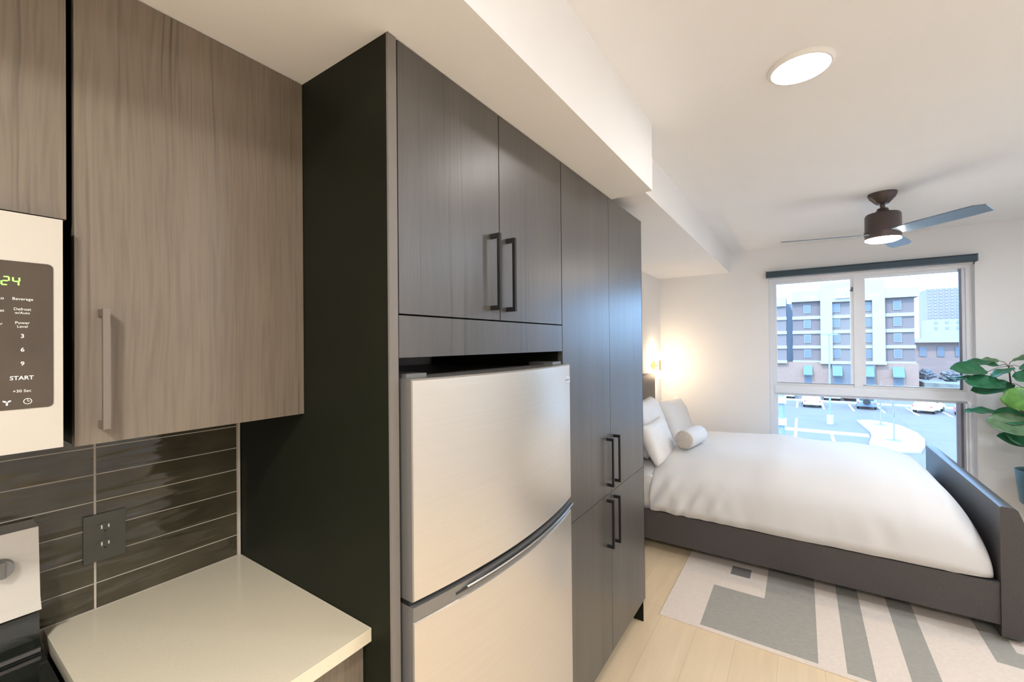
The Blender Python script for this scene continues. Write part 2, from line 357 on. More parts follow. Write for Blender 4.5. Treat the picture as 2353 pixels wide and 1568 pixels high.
# wall cabinet over the counter
c1 = thing('wall_cabinet', 'taupe woodgrain wall cabinet over the counter with one long bar handle', 'cabinet', (0, .40, 1.392))
cb = B(); box(cb, 0.0005, .345, .196, .6215, 1.394, 1.412); box(cb, .0005, .345, .196, .6215, 2.238, 2.257)
box(cb, .0005, .345, .196, .212, 1.412, 2.238); box(cb, .0005, .345, .605, .6215, 1.412, 2.238); box(cb, .0005, .012, .212, .605, 1.412, 2.238)
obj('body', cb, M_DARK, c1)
door(c1, .345, .020, .1935, .6215, 1.392, 2.257, M_WOODTOP, .2305, (1.422, 1.641), M_HANDLE2)
# over microwave
c2 = thing('wall_cabinet', 'taupe woodgrain wall cabinet directly above the microwave', 'cabinet', (0, -.19, 1.797))
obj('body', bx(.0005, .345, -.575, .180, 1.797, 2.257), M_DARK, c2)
door(c2, .345, .020, -.195, .186, 1.797, 2.257, M_WOODTOP, -.16, (1.83, 2.03), M_HANDLE2)
door(c2, .345, .020, -.575, -.196, 1.797, 2.257, M_WOODTOP, -.235, (1.83, 2.03), M_HANDLE2)
# base cabinet
c3 = thing('base_cabinet', 'taupe base cabinet under the pale counter beside the tall side panel', 'cabinet', (.3, .41, 0))
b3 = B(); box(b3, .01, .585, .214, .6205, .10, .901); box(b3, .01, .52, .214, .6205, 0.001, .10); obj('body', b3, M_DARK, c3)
door(c3, .585, .019, .214, .6205, .11, .895, M_WOODTOP, .255, (.64, .86), M_HANDLE2)
# worktop
wt = tag(obj('countertop', bx(.0115, .632, .207, .6208, .902, .932), M_QUARTZ, bevel=.002), 'cream quartz countertop beneath the outlet', 'countertop')
# tall side panel
tp = thing('tall_side_panel', 'tall near-black cabinet side panel between counter and refrigerator', 'panel', (.35, .634, 0))
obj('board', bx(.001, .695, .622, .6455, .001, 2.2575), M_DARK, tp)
obj('edge_strip', bx(.695, .701, .622, .6455, .001, 2.2575), M_EDGE, tp, bevel=.0008)
# over-fridge cabinet
c4 = thing('wall_cabinet', 'two-door taupe cabinet above the refrigerator with tall black handles', 'cabinet', (.35, 1.04, 1.54))
b4 = B(); box(b4, .02, .679, .647, 1.4345, 1.64, 2.257); obj('body', b4, M_GAP, c4)
door(c4, .680, .020, .6485, 1.0355, 1.6395, 2.2565, M_WOOD, .995, (1.668, 1.889))
door(c4, .680, .020, 1.0375, 1.4335, 1.6395, 2.2565, M_WOOD, 1.073, (1.668, 1.890))
obj('filler_board', bx(.680, .700, .6485, 1.4335, 1.541, 1.6365), M_WOOD, c4, bevel=.0012)
# pantry
c5 = thing('pantry_cabinet', 'tall four-door pantry cabinet between refrigerator and bed', 'cabinet', (.35, 1.92, 0))
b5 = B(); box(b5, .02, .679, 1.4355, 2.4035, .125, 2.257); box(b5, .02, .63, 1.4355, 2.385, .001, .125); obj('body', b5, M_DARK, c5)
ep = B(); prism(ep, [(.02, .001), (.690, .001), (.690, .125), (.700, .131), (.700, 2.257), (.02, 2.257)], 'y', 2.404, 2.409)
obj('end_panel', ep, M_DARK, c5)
ZP = .8735
door(c5, .680, .020, 1.4365, 1.9115, ZP, 2.2565, M_WOOD, 1.868, (.914, 1.135))
door(c5, .680, .020, 1.9125, 2.4085, ZP, 2.2565, M_WOOD, 1.952, (.914, 1.136))
door(c5, .680, .020, 1.4365, 1.9115, .131, ZP, M_WOOD, 1.863, (.636, .856))
door(c5, .680, .020, 1.9125, 2.4085, .131, ZP, M_WOOD, 1.945, (.632, .852))

# ================================================================ REFRIGERATOR
fg = thing('refrigerator', 'stainless top-freezer refrigerator with curved doors between the cabinets', 'refrigerator', (.4, 1.05, 0))
FY0, FY1 = .658, 1.430
obj('body', bx(.04, .625, FY0+.005, FY1-.004, .03, 1.482), M_TRIM, fg, bevel=.004)
def arc_pts(x0, bulge, n=24, y0=FY0, y1=FY1):
    return [(x0+bulge*(1-((2*i/n-1)**2)), y0+(y1-y0)*i/n) for i in range(n+1)]
def curved_slab(z0, z1, xb, x0, bulge, r=.006):
    bm = B(); A = arc_pts(x0, bulge); poly = [(xb, FY0)]+A+[(xb, FY1)]
    prism(bm, poly, 'z', z0, z1); return bm
def fridge_door(z0, z1):
    core = obj('door', curved_slab(z0, z1, .64, .7262, .040), M_TRIM, fg)
    skin = B(); A = arc_pts(.7315, .040); Q = arc_pts(.7262, .040); n = len(A)
    cols = []
    for (xa, ya), (xq, yq) in zip(A, Q):
        cols.append([skin.verts.new((xq, yq, z0+.001)), skin.verts.new((xa, ya, z0+.004)), skin.verts.new((xa, ya, z1-.004)), skin.verts.new((xq, yq, z1-.001))])
    for a, b_ in zip(cols, cols[1:]):
        for k in range(3): skin.faces.new((a[k], b_[k], b_[k+1], a[k+1]))
    skin.faces.new([v for v in cols[0]]); skin.faces.new([v for v in cols[-1]][::-1])
    obj('door_skin', skin, M_STEEL, core, smooth=30)
    return core
fd = fridge_door(1.000, 1.494)
ld = fridge_door(.065, .957)
# badge with raised marks
def arc_x(y, x0=.7315, b=.040): return x0+b*(1-((2*(y-FY0)/(FY1-FY0)-1)**2))
bd = B(); xb = arc_x(1.388); box(bd, xb-.004, xb+.0035, 1.368, 1.408, 1.428, 1.449)
bdo = obj('badge', bd, mat('badge_silver', (.75, .76, .8), .25, metal=.6), fd, bevel=.001)
mk = B()
for i in range(7): box(mk, xb+.0035, xb+.0039, 1.373+i*.0044, 1.3755+i*.0044, 1.4365+.0008*(i % 2), 1.4405)
obj('lettering', mk, M_TRIM, bdo)
# grey trim band and pocket handle on top of the lower door
obj('door_trim', curved_slab(.957, .988, .64, .728, .041), M_TRIM, ld, smooth=30)
hb = B(); n = 30; ring = []
prof = [(-.012, .004), (.004, .002), (.011, .010), (.011, .016), (.003, .013), (-.012, .024)]
for i in range(n+1):
    y = .775+(FY1-.775)*i/n; x = arc_x(y, .728, .041); s = min(1, i/4) if i < 4 else 1
    ring.append([hb.verts.new((x+px_*max(s, .15), y, .966+pz*(.4+.6*s))) for px_, pz in prof])
for a, b_ in zip(ring, ring[1:]):
    for k in range(len(prof)-1): hb.faces.new((a[k], b_[k], b_[k+1], a[k+1]))
obj('handle', hb, M_BLACKP, ld, smooth=50)
lp = B(); pts = [(arc_x(y, .728, .041)+.011, y, .980) for y in [.80+(FY1-.80)*i/24 for i in range(25)]]
tube(lp, pts, .0024, n=8); obj('handle_lip', lp, mat('bright_chrome', (.8, .8, .8), .15, metal=1), ld, smooth=True)
gk = B(); prism(gk, [(.63, FY0+.006)]+arc_pts(.715, .038)+[(.63, FY1-.006)], 'z', .988, 1.0); obj('gasket', gk, M_BLACKP, fg)
for yy in (.70, 1.39): obj('hinge_cover', bx(.60, .70, yy-.032, yy+.032, 1.482, 1.503), M_TRIM, fg, bevel=.004)

# ================================================================ MICROWAVE
mw = thing('microwave', 'over-range microwave with smoked control panel under the wall cabinet', 'microwave', (.2, -.2, 1.40))
obj('body', bx(.001, .385, -.572, .176, 1.402, 1.789), M_BLACKP, mw, bevel=.003)
dr = bx(.385, .400, -.572, .060, 1.402, 1.789); mdoor = obj('door', dr, M_STEELW, mw, bevel=.003)
obj('door_window', bx(.400, .402, -.50, -.02, 1.46, 1.73), M_GLASSBLK, mdoor, bevel=.0008)
face = obj('control_fascia', bx(.385, .400, .062, .1745, 1.402, 1.789), M_STEELW, mw, bevel=.004, seg=3)
pb = B(); prism(pb, [(.163-.007*(1-math.cos(t)), 1.4725+.007*(1-math.sin(t))) for t in [math.pi/2*i/6 for i in range(7)]][::-1] +
      [(.163-.007*(1-math.cos(t)), 1.7105-.007*(1-math.sin(t))) for t in [math.pi/2*i/6 for i in range(7)]] + [(.068, 1.7105), (.068, 1.4725)], 'x', .3995, .4012)
cpn = obj('control_panel', pb, M_PANEL, mw)
def seg_digit(bm, yc, zc, d, s=.0075):
    segs = {'a': (0, 1), 'g': (0, 0), 'd': (0, -1), 'b': (1, .5), 'c': (1, -.5), 'f': (-1, .5), 'e': (-1, -.5)}
    on = {'2': 'abged', '4': 'fgbc', '1': 'bc', '3': 'abgcd', '8': 'abcdefg'}[d]
    for k in on:
        sx, sz = segs[k]; yy = yc+sx*s*.45+sz*s*.12; zz = zc+sz*s*.85
        if sx == 0: box(bm, .4012, .4015, yy-s*.36, yy+s*.36, zz-.0008, zz+.0008)
        else: box(bm, .4012, .4015, yy-.0009, yy+.0009, zz-s*.38, zz+s*.38)
sg = B(); seg_digit(sg, .1215, 1.678, '4'); seg_digit(sg, .1105, 1.678, '2')
box(sg, .4012, .4015, .1030, .1044, 1.680, 1.6815); box(sg, .4012, .4015, .1026, .1040, 1.674, 1.6755); seg_digit(sg, .0955, 1.678, '1')
obj('clock_digits', sg, M_GREEN, cpn)
def lbl(s, y, z, size, bold=False): text_mesh('printed_label', s, size, M_INK, cpn, (.4014, y, z), (0, 1, 0), (0, 0, 1), .0001, bold)
lbl('Beverage', .1290, 1.650, .0062); lbl('Defrost', .1285, 1.6335, .0060); lbl('w/Auto', .1285, 1.6275, .0054)
lbl('Power', .1285, 1.6115, .0060); lbl('Level', .1285, 1.6055, .0056)
lbl('3', .1285, 1.5900, .0090, True); lbl('6', .1285, 1.5680, .0090, True); lbl('9', .1285, 1.5455, .0090, True)
lbl('START', .1278, 1.5225, .0088, True); lbl('+30 Sec', .1280, 1.5015, .0062)
lbl('Potato', .1010, 1.650, .0062); lbl('Reheat', .1010, 1.6305, .0060); lbl('Timer', .1005, 1.6095, .0060)
lbl('2', .0985, 1.5900, .0090, True); lbl('5', .0985, 1.5680, .0090, True); lbl('8', .0985, 1.5455, .0090, True); lbl('0', .0985, 1.5225, .0088, True)
ic = B()
for i in range(20):
    t0, t1 = 2*math.pi*i/20, 2*math.pi*(i+1)/20
    prism(ic, [(.1340+.0048*math.cos(t0), 1.4845+.0048*math.sin(t0)), (.1340+.0048*math.cos(t1), 1.4845+.0048*math.sin(t1)), (.1340+.0040*math.cos(t1), 1.4845+.0040*math.sin(t1)), (.1340+.0040*math.cos(t0), 1.4845+.0040*math.sin(t0))], 'x', .4012, .4015)
box(ic, .4012, .4015, .1337, .1343, 1.4845, 1.4880); box(ic, .4012, .4015, .1340, .1366, 1.4842, 1.4848)
obj('clock_icon', ic, M_INK, cpn)
ic = B()
for k in range(3):
    a = math.pi/6+k*2*math.pi/3; cyy, czz = .1120+.0028*math.cos(a), 1.4848+.0028*math.sin(a)
    ring_ = [(cyy+.0024*math.cos(t)*math.cos(a)-.0012*math.sin(t)*math.sin(a), czz+.0024*math.cos(t)*math.sin(a)+.0012*math.sin(t)*math.cos(a)) for t in [2*math.pi*i/14 for i in range(14)]]
    prism(ic, ring_, 'x', .4012, .4015)
obj('fan_icon', ic, M_INK, cpn)

# ================================================================ RANGE
rg = thing('electric_range', 'electric range with pale backguard and glossy black cooktop beside the counter', 'range', (.35, -.19, 0))
obj('body', bx(.02, .62, -.570, .190, .03, .900), M_BLACKP, rg, bevel=.003)
bgd = B(); prism(bgd, [(.012, 1.016), (.100, 1.016), (.086, 1.040), (.068, 1.184), (.012, 1.188)], 'y', -.570, .192)
obj('backguard', bgd, M_STEELW, rg, bevel=.003)
bl = B(); prism(bl, [(.012, .925), (.098, .925), (.100, .938), (.080, .948), (.076, 1.000), (.070, 1.008), (.012, 1.008)], 'y', -.570, .192)
obj('rear_vent_panel', bl, M_GLASSBLK, rg, bevel=.003)
obj('vent_strip', bx(.076, .104, -.568, .190, .930, .9375), mat('chrome_strip', (.45, .42, .42), .2, metal=.9), rg, bevel=.002)
obj('cooktop', bx(.02, .655, -.572, .194, .900, .925), M_GLASSBLK, rg, bevel=.006, seg=4)
for yy in (.138, .05, -.43, -.51):
    kk = B(); cyl(kk, (.0755, yy, 1.118), (.100, yy, 1.121), .019, .017, n=28); kn = obj('knob', kk, M_TRIM, rg, bevel=.002)
    obj('knob_grip', bx(.100, .106, yy-.003, yy+.003, 1.105, 1.137), M_TRIM, kn)
ov = bx(.62, .645, -.565, .187, .20, .86); od = obj('oven_door', ov, M_GLASSBLK, rg, bevel=.003)
obj('oven_handle', cyl(B(), (.69, -.53, .80), (.69, .15, .80), .011), M_STEELW, od, smooth=True)
for yy in (-.50, .12): obj('handle_post', cyl(B(), (.645, yy, .80), (.69, yy, .80), .008), M_STEELW, od)

# ================================================================ LIGHTS
def disc_light(x, y, r, m, label, z=ZC):
    t = thing('ceiling_disc_light', label, 'ceiling light', (x, y, z))
    tr = B(); lathe(tr, [(r*1.14, 0), (r*1.14, -.006), (r*1.06, -.013), (r*1.0, -.013), (r*1.0, -.004)], (x, y, z)); obj('trim_ring', tr, mat('lamp_trim', (.8, .78, .75), .5), t, smooth=40)
    di = B(); lathe(di, [(r*.999, -.008), (r*.8, -.0125), (r*.4, -.0150), (0, -.0155)], (x, y, z)); obj('diffuser', di, m, t, smooth=True)
disc_light(1.452, 1.855, .090, M_DISC, 'round glowing flush light on the ceiling nearest the kitchen')
disc_light(1.60, -.75, .11, M_KIT, 'round flush light on the kitchen ceiling behind the viewpoint')
disc_light(2.75, -1.2, .11, M_KIT, 'added unseen round fill light on the entry ceiling by the back wall')  # out-of-view lamp added to lift the kitchen and entry light
disc_light(2.95, 1.855, .11, M_DISC_FILL, 'added unseen round fill light over the living area near the right wall')  # unseen lamp put in to flatten the room light
disc_light(2.95, 3.35, .11, M_DISC_FILL, 'added unseen round fill light between the right wall and the foot of the bed')  # second unseen lamp put in as fill on the right

# ceiling fan
FX, FY_ = 1.908, 3.785
fn = thing('ceiling_fan', 'dark bronze three-blade ceiling fan with glowing round lamp', 'ceiling fan', (FX, FY_, ZC))
cn = B(); lathe(cn, [(0, 0), (.078, 0), (.078, -.010), (.070, -.030), (.035, -.070), (0, -.072)], (FX, FY_, ZC)); obj('canopy', cn, M_FAN, fn, smooth=40)
obj('downrod', cyl(B(), (FX, FY_, ZC-.07), (FX, FY_, ZC-.115), .014), M_FAN, fn, smooth=True)
mh = B(); lathe(mh, [(0, -.10), (.028, -.102), (.038, -.125), (.046, -.132), (.088, -.138), (.096, -.150), (.097, -.250), (.101, -.256), (.101, -.274), (.098, -.282), (.094, -.306), (0, -.306)], (FX, FY_, ZC))
obj('motor_housing', mh, M_FAN, fn, smooth=40)
ll = B(); lathe(ll, [(.0935, -.304), (.095, -.314), (.075, -.324), (.04, -.329), (0, -.331)], (FX, FY_, ZC)); obj('lamp_lens', ll, M_FANL, fn, smooth=True)
def blade(ang, pitch=-12):
    bm = B(); L0, L1 = .085, .585; zc = ZC-.272; prof = []
    outl = [(L0, -.045), (.20, -.058), (.45, -.060), (.54, -.058), (.585, -.035), (.560, .055), (.45, .060), (.20, .055), (L0, .042)]
    p = math.radians(pitch); top, bot = [], []
    for r, s in outl:
        for lst, dz in ((top, .003), (bot, -.003)):
            X, Yy, Z = r, s*math.cos(p)-dz*math.sin(p), s*math.sin(p)+dz*math.cos(p)
            a = math.radians(ang); lst.append(bm.verts.new((FX+X*math.cos(a)-Yy*math.sin(a), FY_+X*math.sin(a)+Yy*math.cos(a), zc+Z)))
    bm.faces.new(top); bm.faces.new(bot[::-1]); n = len(top)
    for i in range(n): bm.faces.new((top[i], bot[i], bot[(i+1) % n], top[(i+1) % n]))
    obj('blade', bm, M_BLADE, fn)
for a in (-48, 72, 192): blade(a)

# wall sconce beside the bed
sx_, sy_ = .035, 4.93
sc_ = thing('wall_sconce', 'two-globe wall sconce glowing beside the headboard', 'wall lamp', (sx_, sy_, 1.31))
obj('backplate', cyl(B(), (sx_, sy_, 1.31), (sx_+.018, sy_, 1.31), .055), M_BRASS, sc_, smooth=40)
obj('arm', cyl(B(), (sx_+.018, sy_, 1.31), (sx_+.085, sy_, 1.31), .008), M_BRASS, sc_)
obj('stem', cyl(B(), (sx_+.085, sy_, 1.23), (sx_+.085, sy_, 1.39), .007), M_BRASS, sc_)
for zz in (1.205, 1.418):
    gl = B(); bmesh.ops.create_icosphere(gl, subdivisions=3, radius=.046); bmesh.ops.translate(gl, vec=(sx_+.085, sy_, zz), verts=gl.verts)
    obj('globe', gl, M_GLOBE, sc_, smooth=True)

# ================================================================ RUG
RX = [.748, .96, 1.03, 1.145, 1.24, 1.494, 1.605, 1.712, 1.845, 1.96, 2.21, 2.315, 2.75]
RY = [2.515, 2.544, 3.012, 3.03, 3.17, 3.21, 3.285, 3.335, 4.9]
def rugc(x, y):
    if y < 2.544: return 0
    if .96 < x < 1.494 and y < 3.012: return 1
    if 1.24 < x < 1.494: return 1
    if 1.03 < x < 1.145 and 3.21 < y < 3.335: return 2
    if 1.605 < x < 1.712 or 1.845 < x < 1.96: return 1
    if x > 2.315 and 3.17 < y < 3.285: return 0
    if x > 2.21 and y > 3.03: return 1
    return 0
rb_ = B(); vv = {}
for i, x in enumerate(RX):
    for j, y in enumerate(RY): vv[i, j] = rb_.verts.new((x, y, .006))
for i in range(len(RX)-1):
    for j in range(len(RY)-1):
        rb_.faces.new((vv[i, j], vv[i+1, j], vv[i+1, j+1], vv[i, j+1])).material_index = rugc((RX[i]+RX[i+1])/2, (RY[j]+RY[j+1])/2)
ex = bmesh.ops.extrude_edge_only(rb_, edges=[e for e in rb_.edges if e.is_boundary])
for v in [g_ for g_ in ex['geom'] if isinstance(g_, bmesh.types.BMVert)]: v.co.z = .0005
rug = obj('area_rug', rb_, [mat('rug_cream', (.74, .63, .53), .95, noise_scale=70, noise_amt=.06, bump=.3, bump_scale=400, stretch=(1, 2, 1)),
      mat('rug_grey', (.36, .335, .285), .95, noise_scale=40, noise_amt=.10, bump=.3, bump_scale=400, stretch=(1, 5, 1)), mat('rug_dark', (.20, .185, .17), .95)])
tag(rug, 'flat cream and grey geometric rug partly under the bed', 'rug')

# ================================================================ BED
bed = thing('bed_frame', 'charcoal upholstered platform bed frame with low rounded footboard', 'bed', (1.2, 4.05, 0))
BY0, BY1 = 3.262, 4.83
obj('side_rail', bx(.13, 2.285, BY0, BY0+.030, .085, .302), M_BED, bed, bevel=.012, seg=3)
obj('side_rail', bx(.13, 2.285, BY1-.030, BY1, .085, .302), M_BED, bed, bevel=.012, seg=3)
obj('slat_base', bx(.13, 2.285, BY0+.031, BY1-.031, .20, .285), M_GAP, bed)
obj('headboard', bx(.042, .125, BY0, 4.71, .03, 1.235), M_BED, bed, bevel=.016, seg=3)
fbp = [(2.285, .032), (2.285, .700), (2.292, .705), (2.338, .700), (2.350, .690), (2.372, .625), (2.376, .60), (2.376, .032)]
fbm = B(); prism(fbm, fbp, 'y', BY0-.012, BY1+.012); obj('footboard', fbm, M_BED, bed, bevel=.003, seg=2)
for x in (.10, 2.34):
    for y in (BY0+.06, BY1-.06): obj('leg', cyl(B(), (x, y, .0065 if x > 1 else .001), (x, y, .033), .022, .026, n=16), M_LEG, bed)

def nz(p, s, seed=0): return noise.noise(Vector(p)*s+Vector((seed*7.1, seed*3.3, 0)))
# mattress with a loose fitted sheet
mb = B(); nx, nt_ = 40, 56
def super_section(t, hw, z0, h, p):
    c, s = math.cos(t), math.sin(t)
    return hw*math.copysign(abs(c)**(2/p), c), z0+h*abs(s)**(2/p)
def cover(x0, x1, yc, hw, z0, hfun, p, nx, nt, endp, wr, seed, round0=.1, round1=.1, shell=False):
    bm = B(); rows = []
    for i in range(nx+1):
        u = i/nx; x = x0+(x1-x0)*(.5-.5*math.cos(math.pi*u))
        e0 = max(0, 1-(x-x0)/round0); e1 = max(0, 1-(x1-x)/round1); e = max(e0, e1)
        k = (1-min(1, e)**endp)**(1/endp) if e > 0 else 1
        row = []
        for j in range(nt+1):
            t = math.pi*j/nt; yy, zz = super_section(t, hw*(.93+.07*k), 0, hfun(x)*max(k, .02), p)
            P = Vector((x, yc-yy, z0+zz)); d = wr(P, j/nt)
            n = Vector((0, -yy/hw, zz/.4+.05)).normalized(); row.append(bm.verts.new(P+n*d))
        rows.append(row)
    for a, b_ in zip(rows, rows[1:]):
        for j in range(nt): bm.faces.new((a[j], b_[j], b_[j+1], a[j+1]))
    if shell:
        bmesh.ops.recalc_face_normals(bm, faces=bm.faces)
        bmesh.ops.solidify(bm, geom=bm.faces, thickness=.018)
        return bm
    bm.faces.new([r[0] for r in rows]+[r[-1] for r in rows][::-1])
    try:
        bm.faces.new(rows[0]); bm.faces.new(rows[-1][::-1])
    except Exception: pass
    return bm
def wr_m(P, t):
    q = Vector((P.x*9+P.z*4, 0, P.z*34+P.x*7)); side = 1 if P.y < 3.45 else .3
    return .026*side*noise.noise(q)+.008*side*noise.noise(q*2.1)
mt = cover(.135, 2.20, 4.045, .757, .290, lambda x: .315 if x < .9 else max(.18, .315-.25*(x-.9)), 9, 60, 70, 5, wr_m, 1, .06, .06)
tag(obj('mattress', mt, M_SHEET, smooth=180), 'mattress in a wrinkled white fitted sheet at the head of the bed', 'mattress')
hpts = [(.40, .66), (.62, .715), (.85, .725), (1.1, .735), (1.3, .752), (1.5, .742), (1.75, .742), (1.95, .728), (2.12, .69), (2.28, .62)]
def htop(x):
    for (a, za), (b_, zb) in zip(hpts, hpts[1:]):
        if x <= b_:
            s = max(0, (x-a)/(b_-a)); s = s*s*(3-2*s); return za+(zb-za)*s
    return hpts[-1][1]
def wr_d(P, t):
    side = max(0, min(1, (.64-P.z)/.28)) if P.y < 3.9 else 0
    side = side*side*(3-2*side)
    f = max(0, 1-(P.x-.45)/.7)
    q = Vector((P.x*7, P.y*1.6, P.z*3)); d = .014*noise.noise(Vector((P.x*2.2, P.y*2.0, 3)))
    d += side*(.010*noise.noise(Vector((P.x*11+P.z*3, 0, P.z*2)))+.052*f*noise.noise(Vector((P.x*17-P.z*8, 1, P.z*2.4))))
    d += .003*noise.noise(q)
    return d
dv = cover(.47, 2.272, 4.045, .795, .312, lambda x: htop(x)-.312, 3.7, 120, 120, 3.3, wr_d, 2, .045, .28, shell=True)
dvo = tag(obj('duvet', dv, M_DUVET, smooth=180), 'puffy white duvet spread over the bed', 'duvet')

def pillow(name, label, cat, center, wy, hz, th, tilt, yawd=0, m=M_SHEET, seed=0, group=None):
    bm = B(); n = 26; top, bot = {}, {}
    for i in range(n+1):
        for j in range(n+1):
            u, v = 2*i/n-1, 2*j/n-1
            pin = 1-.10*(abs(u)**2)*(1-abs(v)**6)*0
            k = ((1-u**4)*(1-v**4))**.42 if abs(u) < 1 and abs(v) < 1 else 0
            ex_ = 1-.07*(1-abs(u))*(abs(v) > .0)*abs(v)**3; ey_ = 1-.07*(1-abs(v))*abs(u)**3
            Y = u*wy/2*ey_; Z = v*hz/2*ex_
            w_ = .012*noise.noise(Vector((u*2.2, v*2.2, seed)))+.006*noise.noise(Vector((u*6, v*6, seed+3)))
            top[i, j] = bm.verts.new((th/2*k+w_*k, Y, Z)); bot[i, j] = bm.verts.new((-th/2*k+w_*k, Y, Z))
    for i in range(n):
        for j in range(n):
            bm.faces.new((top[i, j], top[i+1, j], top[i+1, j+1], top[i, j+1])); bm.faces.new((bot[i, j], bot[i, j+1], bot[i+1, j+1], bot[i+1, j]))
    bmesh.ops.remove_doubles(bm, verts=bm.verts, dist=1e-5)
    R = Matrix.Rotation(math.radians(yawd), 4, 'Z') @ Matrix.Rotation(math.radians(-tilt), 4, 'Y')
    bmesh.ops.transform(bm, matrix=Matrix.Translation(Vector(center)) @ R, verts=bm.verts)
    return tag(obj(name, bm, m, smooth=180), label, cat, group)
G = 'white pillows against the headboard'
pillow('pillow', 'upright white pillow leaning on the near half of the headboard', 'pillow', (.31, 3.83, .835), .68, .46, .20, 22, seed=1, group=G)
pillow('pillow', 'upright white pillow nearest the window wall, behind the bolster', 'pillow', (.37, 4.53, .79), .62, .42, .18, 22, -4, seed=2, group=G)
pillow('pillow', 'lower white pillow in front, nearest the kitchen cabinets', 'pillow', (.47, 3.56, .775), .54, .32, .12, 24, seed=5, group=G)
# bolster
bo = B(); ax = Vector((.16, .987, 0)).normalized(); p0 = Vector((.665, 3.56, .795)); L = .33; r = .074
sd_ = ax.orthogonal().normalized(); sd_ = Vector((ax.y, -ax.x, 0)); up_ = Vector((0, 0, 1)); prof = [(0, -.006), (r*.25, -.008), (r*.8, -.002), (r*.96, .006), (r, .02), (r*1.01, L/2), (r, L-.02), (r*.96, L-.006), (r*.8, L+.002), (0, L+.006)]
rings = []
for rr, l in prof:
    c = p0+ax*l; rings.append([bo.verts.new(c+(sd_*math.cos(t)+up_*math.sin(t))*max(rr, .0005)*(1+.012*math.sin(5*t+l*9))) for t in [2*math.pi*i/40 for i in range(40)]])
for k, (a, b_) in enumerate(zip(rings, rings[1:])):
    for i in range(40): bo.faces.new((a[i], a[(i+1) % 40], b_[(i+1) % 40], b_[i])).material_index = 1 if k < 3 or k > 5 else 0
tag(obj('bolster', bo, [mat('pale_blue_linen', (.62, .62, .62), .9, noise_scale=80, noise_amt=.05, bump=.3, bump_scale=25), M_LINEN], smooth=60), 'small round bolster cushion with oatmeal end lying on the duvet', 'cushion')

# ================================================================ POTTED PLANT
PX, PY = 2.955, 4.93
pl = thing('potted_fiddle_leaf_plant', 'leafy fiddle leaf plant in a teal pot right of the window', 'plant', (PX, PY, 0))
po = B(); lathe(po, [(0, .30), (.118, .30), (.128, .315), (.150, .560), (.143, .562), (.136, .548), (.135, .53), (0, .53)], (PX, PY, 0), n=48); obj('pot', po, M_POT, pl, smooth=50)
so = B(); lathe(so, [(.134, .532), (.07, .545), (0, .548)], (PX, PY, 0)); obj('soil', so, M_SOIL, pl, smooth=True)
stn = B(); cyl(stn, (PX, PY, .285), (PX, PY, .2995), .10); 
for k in range(3):
    a = 2*math.pi*k/3+.5; cyl(stn, (PX+.07*math.cos(a), PY+.07*math.sin(a), .285), (PX+.10*math.cos(a), PY+.10*math.sin(a), .001), .012, .009, n=12)
obj('stand', stn, M_LEG, pl)
trunk = [(PX, PY, .54), (PX-.02, PY+.01, .75), (2.865, 4.93, .98), (2.800, 4.92, 1.08), (2.785, 4.91, 1.22), (2.775, 4.91, 1.36)]
obj('stem', tube(tube(B(), trunk, [.012, .011, .009, .008, .006, .004]), [(2.865, 4.93, .98), (2.97, 4.95, 1.15), (3.03, 4.98, 1.42)], [.008, .007, .004]), M_STEM, pl, smooth=True)
def leaf(base, tip, width, normal, mi, curl=.12, wav=0):
    base = Vector(base); tip = Vector(tip); d = tip-base; L = d.length; d.normalize(); nrm = (Vector(normal)+Vector((-.1, -.35, 0))); side = d.cross(nrm).normalized(); nrm = side.cross(d).normalized()
    bm = B(); n, k = 14, 4; rows = []
    for i in range(n+1):
        t = i/n; wd = width*.66*(math.sin(math.pi*min(1, t**.85*1.0))**.62 if 0 < t < 1 else 0)*(.78+.42*t)*(1-.12*math.exp(-((t-.38)/.1)**2))
        row = []
        for j in range(-k, k+1):
            s = j/k; z = -curl*L*(t**2)+.30*width*abs(s)**1.3*.5*(math.sin(math.pi*t))+.0045*math.sin(t*13+j*1.3+wav)*abs(s)
            row.append(bm.verts.new(base+d*L*t+side*wd*s+nrm*z))
        rows.append(row)
    for a, b_ in zip(rows, rows[1:]):
        for j in range(2*k):
            try: bm.faces.new((a[j], b_[j], b_[j+1], a[j+1]))
            except Exception: pass
    bmesh.ops.remove_doubles(bm, verts=bm.verts, dist=1e-6)
    bmesh.ops.solidify(bm, geom=bm.faces, thickness=.0008)
    lf = obj('leaf', bm, LEAFM[mi], pl, smooth=180)
    # petiole to the closest point of the trunk
    q = min([Vector(p) for p in trunk]+[Vector((2.97, 4.95, 1.15)), Vector((3.02, 4.97, 1.38))], key=lambda p: (p-base).length)
    mid = (q+base)/2+Vector((0, 0, .012)); obj('petiole', tube(B(), [q, mid, base], .0022, n=6), M_STEM, lf)
